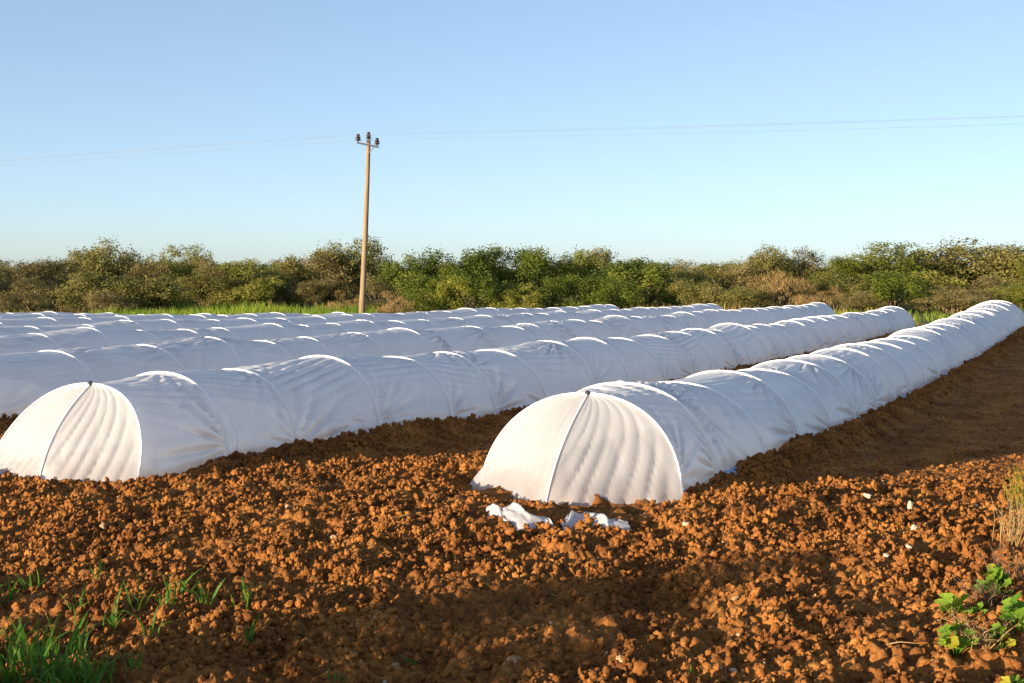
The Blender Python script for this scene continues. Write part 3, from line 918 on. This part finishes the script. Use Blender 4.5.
def trunk_mesh(name, seed):
    r = np.random.default_rng(seed); parts = []
    for _ in range(6):
        a = r.uniform(0, 6.28); h = r.uniform(.45, .8); o_ = r.uniform(.05, .32)
        pts = []
        for q in np.linspace(0, 1, 6):
            pts.append((.03 * math.cos(a) + o_ * q ** 1.3 * math.cos(a) + .02 * r.normal(), .03 * math.sin(a) + o_ * q ** 1.3 * math.sin(a) + .02 * r.normal(), h * q - .03))
        parts.append(tube(pts, [.026 * (1 - .75 * q) for q in np.linspace(0, 1, 6)], 5))
        for _k in range(3):
            i0 = r.integers(2, 5); p0 = np.array(pts[i0]); p1 = p0 + r.normal(size=3) * .10 + np.array([0, 0, .12])
            parts.append(tube([p0, (p0 + p1) / 2 + r.normal(size=3) * .012, p1], [.011, .008, .004], 4))
    return mesh_data(name, *merge(parts), M_BARK)
CROWNS = {}
for kind, style, nl, leaf, nvar in (('olive', 'round', 13000, .0125, 4), ('juniper', 'spray', 14000, .0120, 4), ('brown', 'loose', 10000, .0115, 3), ('green', 'round', 13000, .0125, 3), ('straw', 'straw', 3000, .018, 2)):
    CROWNS[kind] = [crown_mesh('crown', 2000 + 31 * len(CROWNS) + k, LEAF[kind], nl, leaf, style) for k in range(nvar)]
TRUNKS = [trunk_mesh('trunk', 2600 + k) for k in range(4)]
tree_n = 0
def bush(u, D, top, wpx, kind, label, base=None, name=None):
    """u: picture column of the stem, D: distance, top: picture row of the top, wpx: width in pixels"""
    global tree_n
    x = (u - 512) / F * D
    z0 = g0(x, min(D, 170))
    W = wpx / F * D
    H = CAM_H + (HORIZON - top) / F * D - z0
    t = empty(name or 'shrub', (x, D, z0), label, 'shrub', 'evergreen thicket beyond the field')
    t.rotation_euler = (0, 0, random.uniform(0, 6.28))
    c = link('crown', CROWNS[kind][tree_n % len(CROWNS[kind])], t); c.scale = (W * 1.12, W * 1.12, H * 1.0)
    k = link('trunk', TRUNKS[tree_n % 4], t); k.scale = (W * .95, W * .95, H * .95)
    tree_n += 1
    return t
BUSHES = [  # u, D, top, width px, kind, label
    (18, 84, 262, 74, 'brown', 'brownish shrub at the far left edge of the thicket'),
    (62, 86, 261, 70, 'brown', 'grey brown shrub left of the tall domed one'),
    (100, 92, 243, 62, 'olive', 'tall domed olive shrub, left of the two crowns above the skyline'),
    (146, 90, 260, 60, 'brown', 'brown shrub between the two high olive crowns'),
    (181, 94, 247, 58, 'green', 'flat topped green shrub, right of the two crowns above the skyline'),
    (216, 88, 259, 62, 'brown', 'greyish rounded shrub behind the meadow'),
    (246, 86, 261, 66, 'green', 'broad green shrub standing behind the meadow strip'),
    (288, 92, 258, 70, 'olive', 'dark olive shrub between meadow shrub and the leaning tree'),
    (326, 88, 252, 56, 'brown', 'grey twiggy shrub left of the utility pole'),
    (350, 90, 241, 66, 'olive', 'tall wind swept olive tree directly behind the utility pole'),
    (35, 76, 278, 72, 'brown', 'low brown bush in front at the left edge'),
    (84, 75, 272, 66, 'olive', 'low olive bush below the domed shrub'),
    (128, 74, 276, 76, 'olive', 'wide olive bush at the front edge left of the meadow'),
    (163, 75, 284, 46, 'juniper', 'small dark bush beside the bright meadow'),
    (205, 86, 273, 50, 'olive', 'olive bush at the left rim of the meadow'),
    (104, 71, 292, 60, 'brown', 'lowest brown bush by the grass at left'),
    (12, 70, 292, 60, 'brown', 'low greyish bush at the lower left corner of the thicket'),
    (265, 88, 282, 40, 'brown', 'small dry bush in the middle of the meadow'),
    (318, 86, 280, 40, 'brown', 'dry bush in the meadow left of the pole'),
    (346, 74, 291, 40, 'straw', 'straw coloured weeds at the foot of the pole'),
    (378, 76, 276, 44, 'brown', 'dry tangled bush right of the pole'),
    (392, 72, 292, 36, 'straw', 'dry yellow weeds right of the pole foot'),
    (412, 82, 257, 60, 'juniper', 'first dark juniper right of the pole'),
    (448, 84, 252, 66, 'juniper', 'bright sided juniper, second right of the pole'),
    (492, 85, 248, 70, 'juniper', 'tallest spiky juniper in the middle of the thicket'),
    (534, 86, 249, 62, 'juniper', 'dark juniper right of the tallest spiky one'),
    (574, 88, 253, 52, 'juniper', 'dark juniper left of the twiggy greyish one'),
    (606, 92, 250, 58, 'olive', 'greyish twiggy tree rising behind the junipers'),
    (644, 80, 261, 84, 'juniper', 'round topped broad juniper at the right of the dark group'),
    (432, 75, 276, 56, 'juniper', 'low juniper in front, nearest to the pole'),
    (474, 74, 272, 62, 'juniper', 'low sunlit juniper in the front middle'),
    (522, 73, 284, 50, 'green', 'small yellowish bush in front of the dark junipers'),
    (568, 74, 276, 60, 'juniper', 'low dark juniper in front of the greyish tree'),
    (612, 74, 278, 52, 'juniper', 'low juniper left of the broad round one'),
    (676, 84, 268, 48, 'olive', 'dark shrub at the dip of the skyline'),
    (712, 88, 264, 60, 'olive', 'low olive shrub right of the skyline dip'),
    (744, 82, 264, 56, 'brown', 'brownish shrub before the tall twiggy one'),
    (768, 90, 248, 50, 'olive', 'tall twiggy shrub, first peak right of the dip'),
    (804, 90, 250, 50, 'brown', 'brown rounded shrub right of the first peak'),
    (838, 86, 258, 52, 'green', 'green shrub between brown shrub and large dome'),
    (876, 88, 244, 86, 'green', 'large domed green tree in the right half'),
    (912, 92, 258, 50, 'olive', 'shrub in the notch below the thin mast'),
    (966, 90, 243, 106, 'olive', 'largest broad tree at the right end of the thicket'),
    (1014, 92, 246, 70, 'olive', 'tree at the right edge of the picture'),
    (704, 74, 280, 52, 'olive', 'low olive bush in front of the dip'),
    (742, 72, 287, 48, 'olive', 'low bush left of the straw coloured patch'),
    (780, 73, 272, 58, 'straw', 'left clump of dry golden brush'),
    (818, 72, 282, 52, 'straw', 'right clump of dry golden brush'),
    (850, 74, 275, 56, 'olive', 'dark olive bush right of the golden brush'),
    (892, 73, 272, 58, 'juniper', 'deep green bush beneath the large domed tree'),
    (926, 75, 272, 60, 'green', 'green bush left below the broad right tree'),
    (952, 70, 287, 62, 'brown', 'reddish brown low bush near the nearest tunnel end'),
    (992, 74, 276, 60, 'brown', 'brown bush below the broad right tree'),
    (1020, 70, 284, 52, 'green', 'bright green bush at the right edge'),
    (862, 69, 292, 40, 'brown', 'low brown bush between tunnel ends at right'),
]
for q in BUSHES: bush(*q)
used = {}
for k in range(46):
    u = -60 + k * 26 + random.uniform(-8, 8)
    front = min(BUSHES, key=lambda q: abs(q[0] - u))
    ref = ' '.join(front[5].split(',')[0].split()[:8])
    lab = 'back row shrub peeping %s of the %s' % ('left' if u < front[0] else 'right', ref)
    used[lab] = used.get(lab, 0) + 1
    if used[lab] > 1: lab = ' '.join(lab.replace('back row shrub', {2: 'farther back shrub', 3: 'farthest hidden shrub'}.get(used[lab], 'small hidden shrub')).split()[:16])
    bush(u, random.uniform(96, 112), random.uniform(261, 267), random.uniform(56, 80), random.choice(['olive', 'olive', 'brown', 'green', 'juniper']), lab)
for k in range(16):
    u = [-110, -70, -40, 1060, 1095, 1130, -140, 1160][k % 8]
    bush(u + random.uniform(-10, 10), random.uniform(74, 92), random.uniform(250, 272), random.uniform(56, 76), random.choice(['olive', 'brown', 'green']),
         'olive green shrub of the thicket beyond the %s picture edge' % ('left' if u < 0 else 'right'))

# ------------------------------------------------------------------ meadow grass (uncountable)
def blades(name, n, area, hmin, hmax, wd, mat, label, mask=None):
    r = np.random.default_rng(hash(name) % 1000 if False else 77)
    x = r.uniform(area[0], area[1], n); y = r.uniform(area[2], area[3], n)
    if mask is not None:
        k = mask(x, y, r); x, y = x[k], y[k]
    n = len(x)
    z = macro(x, y) - .05
    h = r.uniform(hmin, hmax, n) * (.5 + fbm(x * .6, y * .6, 81, 3))
    a = r.uniform(0, 6.28, n); le = r.uniform(.05, .45, n) * h; la = r.uniform(0, 6.28, n)
    b = np.stack([np.cos(a), np.sin(a), 0 * a], -1) * wd
    p = np.stack([x, y, z], -1)
    mid = p + np.stack([np.cos(la) * le * .35, np.sin(la) * le * .35, h * .6], -1)
    tip = p + np.stack([np.cos(la) * le, np.sin(la) * le, h], -1)
    V = np.stack([p - b, p + b, mid + b * .8, mid - b * .8, tip], 1).reshape(-1, 3)
    i = np.arange(n)[:, None] * 5
    Fq = np.concatenate([i + np.array([[0, 1, 2]]), i + np.array([[0, 2, 3]]), i + np.array([[3, 2, 4]])])
    o = link(name, mesh_np(name, V, Fq, mat, False))
    tag(o, label, 'grass', kind='stuff'); return o
blades('meadow_grass', 42000, (-36, -7.5, 57, 78), .35, 1.0, .024, M_MEADOW, 'bright green meadow grass strip behind the tunnels', lambda x, y, r: (y > 59 + 2.5 * vnoise(x * .4, y * 0, 5)) & (y < 64 + 14 * sstep(-24, -17, x)) & (fbm(x * .5, y * .4, 25, 3) > .33))
blades('verge_grass', 9000, (13, 34, 47, 70), .12, .4, .02, M_MEADOW, 'low green grass on the field edge at right', lambda x, y, r: (fbm(x * .35, y * .5, 15, 3) > .45) & (y > 47 + (x - 13) * -.02))
blades('dry_grass', 9000, (-30, 36, 68, 84), .3, .8, .018, M_STRAW, 'dry straw grass under the shrubs', lambda x, y, r: fbm(x * .2, y * .4, 19, 3) > .44)

# ------------------------------------------------------------------ wheat seedlings in the headland
def blade_mesh(length, width, bend, seed):
    n = 7; V = []; Fc = []
    for i in range(n):
        q = i / (n - 1)
        w = width * (.55 + .9 * q) * (1 - q ** 2.2) + .0003
        ang = bend * q ** 1.4
        xx = length * (math.sin(ang) * q * .75); zz = length * q * math.cos(ang * .62)
        V += [(xx, -w, zz), (xx, 0, zz - w * .35), (xx, w, zz)]
    for i in range(n - 1):
        a = i * 3
        Fc += [(a, a + 3, a + 4, a + 1), (a + 1, a + 4, a + 5, a + 2)]
    return mesh_data('blade', V, Fc, M_BLADE)
BLADES = [blade_mesh(1, .028, b, k) for k, b in enumerate((.25, .5, .8, 1.15, 1.6, .4))]
def tuft(u, v, hpx, nb, label, spread=.02):
    x, y, z = on_px(u, v)
    H = hpx * y / F
    t = empty('grass_tuft', (x, y, z - .01), label, 'grass tuft', 'green cereal tufts in the headland')
    for k in range(nb):
        o = link('blade', BLADES[random.randrange(6)], t, (random.gauss(0, spread), random.gauss(0, spread), 0))
        o.rotation_euler = (random.gauss(0, .22), random.gauss(0, .22), random.uniform(0, 6.28))
        L = H * random.uniform(.55, 1.15); o.scale = (L, L * random.uniform(.8, 1.5) * min(1.0, .12 / max(L, .05)) * (2.3 if nb > 11 else 1.8), L)
TUFTS = [
    (8, 606, 34, 6, 'tuft of long blades at the left edge above the dense clump'),
    (32, 598, 40, 7, 'tall thin tuft near the left edge'),
    (76, 612, 26, 7, 'short tuft second from the left edge'),
    (112, 626, 44, 9, 'dark green tuft under the first lit ridge'),
    (140, 610, 36, 6, 'thin tuft between the dark tuft and the bushy one'),
    (96, 590, 22, 4, 'faint tuft above the short tuft'),
    (168, 616, 38, 11, 'bushy curling tuft in the middle of the left patch'),
    (186, 600, 36, 8, 'sunlit tuft right of the bushy curling one'),
    (206, 604, 32, 9, 'drooping tuft at the right of the left patch'),
    (244, 610, 34, 9, 'rightmost tuft of the left patch'),
    (248, 652, 36, 8, 'shaded tuft below the rightmost one'),
    (150, 640, 34, 5, 'sparse shaded tuft in the middle of the dark soil'),
    (132, 668, 30, 6, 'shaded tuft right of the dense clump'),
    (412, 668, 26, 5, 'lone seedling at the bottom left of centre'),
    (337, 684, 20, 4, 'seedling cut by the bottom edge'),
    (690, 680, 16, 4, 'small seedling below the dark hollow'),
    (-28, 640, 46, 22, 'dense clump just outside the left edge'),
    (-40, 612, 50, 20, 'second dense clump outside the left edge, farthest up'),
    (12, 690, 74, 26, 'dense bright clump in the bottom left corner'),
    (40, 690, 52, 26, 'second dense clump, right beside the corner one'),
    (64, 692, 50, 24, 'third dense clump along the bottom left edge'),
    (90, 690, 58, 24, 'broad bladed clump at the right of the dense corner grass'),
    (28, 665, 56, 20, 'dark shaded clump behind the corner grass'),
    (62, 660, 50, 18, 'dark shaded clump right behind the corner grass'),
    (110, 694, 30, 8, 'last low clump at the right of the corner grass'),
]
for q in TUFTS: tuft(*q, spread=.045 if q[3] > 11 else .018)

# ------------------------------------------------------------------ mallow plants at the right
def mallow_leaf(seed, mat):
    r = np.random.default_rng(seed); V = [(0, 0, 0)]; Fc = []
    n = 30; rings = 3
    for k in range(1, rings + 1):
        for i in range(n):
            a = 2 * math.pi * i / n
            lob = 1 - .20 * (abs(math.sin(2.5 * a)) ** 2.2) * (k / rings) - (.55 * math.exp(-((a - math.pi) / .22) ** 2)) * (k / rings)
            rad = k / rings * lob * (1 + .04 * r.normal())
            z = .20 * (k / rings) ** 2 * (.4 + .6 * math.cos(5 * a) ** 2) + .035 * r.normal() * (k / rings)
            V.append((rad * math.cos(a), rad * math.sin(a), z))
    for i in range(n): Fc.append((0, 1 + i, 1 + (i + 1) % n))
    for k in range(rings - 1):
        for i in range(n):
            a = 1 + k * n + i; b = 1 + k * n + (i + 1) % n
            Fc.append((a, a + n, b + n, b))
    return mesh_data('leaf', V, Fc, mat)
MLEAF = [mallow_leaf(50 + k, M_MALLOW) for k in range(5)]
YLEAF = [mallow_leaf(60 + k, M_YELLOW) for k in range(2)]
def mallow(u, v, leaves, label):
    """leaves: list of (u, v of the leaf centre, radius px, yellow)"""
    x, y, z = on_px(u, v)
    t = empty('mallow_plant', (x, y, z - .02), label, 'plant', 'green leafy weeds at the right corner')
    leaves = leaves + [(lu + random.uniform(-9, 9), lv + random.uniform(-7, 9), rp * .6, random.random() < .15) for (lu, lv, rp, yel) in leaves for _ in range(2)]
    for (lu, lv, rp, yel) in leaves:
        yy = y + random.uniform(-.10, .05)
        lx = (lu - 512) / F * yy; lz = CAM_H - (lv - HORIZON) / F * yy
        lz = max(lz, g1(lx, yy) + .02)
        o = link('leaf', random.choice(YLEAF if yel else MLEAF), t, (lx - x, yy - y, lz - z + .02))
        rr = rp * yy / F * 1.1; o.scale = (rr, rr, rr)
        o.rotation_euler = (random.uniform(.25, 1.0), random.uniform(-.55, .35), random.uniform(-1.2, 1.2) - 1.57)
        p1 = Vector((lx - x, yy - y, lz - z + .02)); p0 = Vector((random.uniform(-.02, .02), random.uniform(-.02, .02), -.01))
        v_, f_ = tube([p0, (p0 + p1) / 2 + Vector((0, .0, .015)), p1], [.0035, .003, .002], 5)
        link('stalk', mesh_data('stalk', v_, f_, M_MALLOW), t)
mallow(958, 622, [(945, 600, 9, 0), (961, 602, 10, 0), (948, 612, 10, 0), (956, 608, 8, 0), (975, 612, 7, 0), (969, 609, 5, 1), (980, 610, 5, 0)], 'bright lobed leafy weed, upper one of the left pair')
mallow(956, 650, [(946, 632, 9, 0), (958, 628, 9, 0), (967, 636, 9, 0), (952, 643, 8, 1), (960, 642, 9, 0), (943, 640, 7, 0), (966, 644, 7, 0)], 'bright lobed leafy weed, lower one of the left pair')
mallow(994, 600, [(987, 587, 10, 0), (993, 576, 9, 0), (1001, 581, 9, 0), (995, 570, 7, 0), (1004, 578, 7, 0), (1006, 596, 6, 0)], 'leafy weed standing highest of the right corner weeds')
mallow(1019, 630, [(1014, 602, 12, 0), (1021, 610, 11, 0), (1012, 616, 9, 0), (1020, 622, 11, 0), (1014, 632, 9, 0), (1028, 618, 12, 0), (1024, 634, 8, 0)], 'large leafy weed cut by the right edge')
mallow(1001, 652, [(998, 634, 8, 1), (1004, 639, 8, 1), (999, 645, 6, 0), (996, 628, 6, 0)], 'small leafy weed with yellowed leaves')
mallow(1016, 690, [(1012, 681, 9, 0), (1020, 684, 9, 0), (1005, 688, 7, 0)], 'leafy weed at the bottom right corner')

# dry weeds
def dry_weed(u, v, hpx, n, label, mat, spread):
    x, y = at_px(u, v); z = g1(x, y); H = hpx * y / F
    parts = []
    for k in range(n):
        a = random.uniform(0, 6.28); o_ = random.uniform(.1, 1) * spread
        p0 = Vector((random.gauss(0, .05), random.gauss(0, .05), 0)); L = H * random.uniform(.4, 1.1)
        tip = p0 + Vector((math.cos(a) * o_, math.sin(a) * o_, L))
        mid = (p0 + tip) / 2 + Vector((random.gauss(0, .015), random.gauss(0, .015), .02))
        parts.append(tube([p0, mid, tip], [.0022, .0018, .0008], 4))
        for _ in range(3):
            q = mid.lerp(tip, random.random()); parts.append(tube([q, q + Vector((random.gauss(0, .03), random.gauss(0, .03), random.uniform(0, .05)))], [.0014, .0006], 3))
    o = link('dry_weed', mesh_data('dry_weed', *merge(parts), mat), None, (x, y, z - .01))
    tag(o, label, 'weed', 'dry wiry weeds at the right edge')
dry_weed(1012, 560, 52, 46, 'tall wiry dry weed at the right edge above the leafy weeds', M_STRAW, .14)
dry_weed(1022, 520, 46, 34, 'greenish yellow dry weed highest at the right edge', M_MEADOW, .12)
dry_weed(985, 622, 30, 34, 'low twiggy dry weed between the leafy weeds', M_TWIG, .16)
dry_weed(975, 668, 26, 34, 'flattened dry straw below the leafy weeds', M_STRAW, .20)
dry_weed(1005, 600, 40, 24, 'dark twiggy dry weed behind the right leafy weeds', M_TWIG, .14)

# fallen straws in the clods
def straw_piece(u, v, lpx, ang, lab):
    x, y = at_px(u, v, .03); L = lpx * y / F
    o = link('straw_stalk', mesh_data('straw_stalk', *tube([(-L / 2, 0, 0), (0, .01, .012), (L / 2, 0, .004)], [.0025, .003, .0018], 5), M_STRAW), None, (x, y, g1(x, y) + .02))
    o.rotation_euler = (0, random.uniform(-.15, .15), ang); tag(o, lab, 'straw', 'dry stalks lying on the soil')
straw_piece(408, 528, 34, .5, 'dry stalk lying left of the first film scrap')
straw_piece(900, 660, 40, -.4, 'dry stalk lying below the left pair of leafy weeds')
straw_piece(655, 592, 22, .9, 'dry stalk lying beside the dark hollow')

# ------------------------------------------------------------------ weedy bank just outside the picture that shades the near corner
def weed_bank(x, y, w, h, kind, label, k):
    z = g0(x, y)
    t = empty('weed_bush', (x, y, z - .02), label, 'shrub', 'weedy bushes beside the camera')
    c = link('crown', CROWNS[kind][k % len(CROWNS[kind])], t); c.scale = (w, w, h); c.rotation_euler = (0, 0, k * 1.3)
    b = link('trunk', TRUNKS[k % 4], t); b.scale = (w * .8, w * .8, h * .9)
SIDE = [(-3.0, 4.35, .60, .92, 'leafy weed bush outside the frame, farthest from the camera'), (-2.85, 3.7, .7, .76, 'second leafy weed bush outside the frame'),
        (-2.5, 3.2, .7, .50, 'third leafy weed bush outside the frame'), (-2.1, 2.7, .7, .36, 'leafy weed bush outside the frame, nearest to the camera')]
for k, (x, y, w, h, lab) in enumerate(SIDE):
    weed_bank(x, y, w, h, 'olive', lab, k)
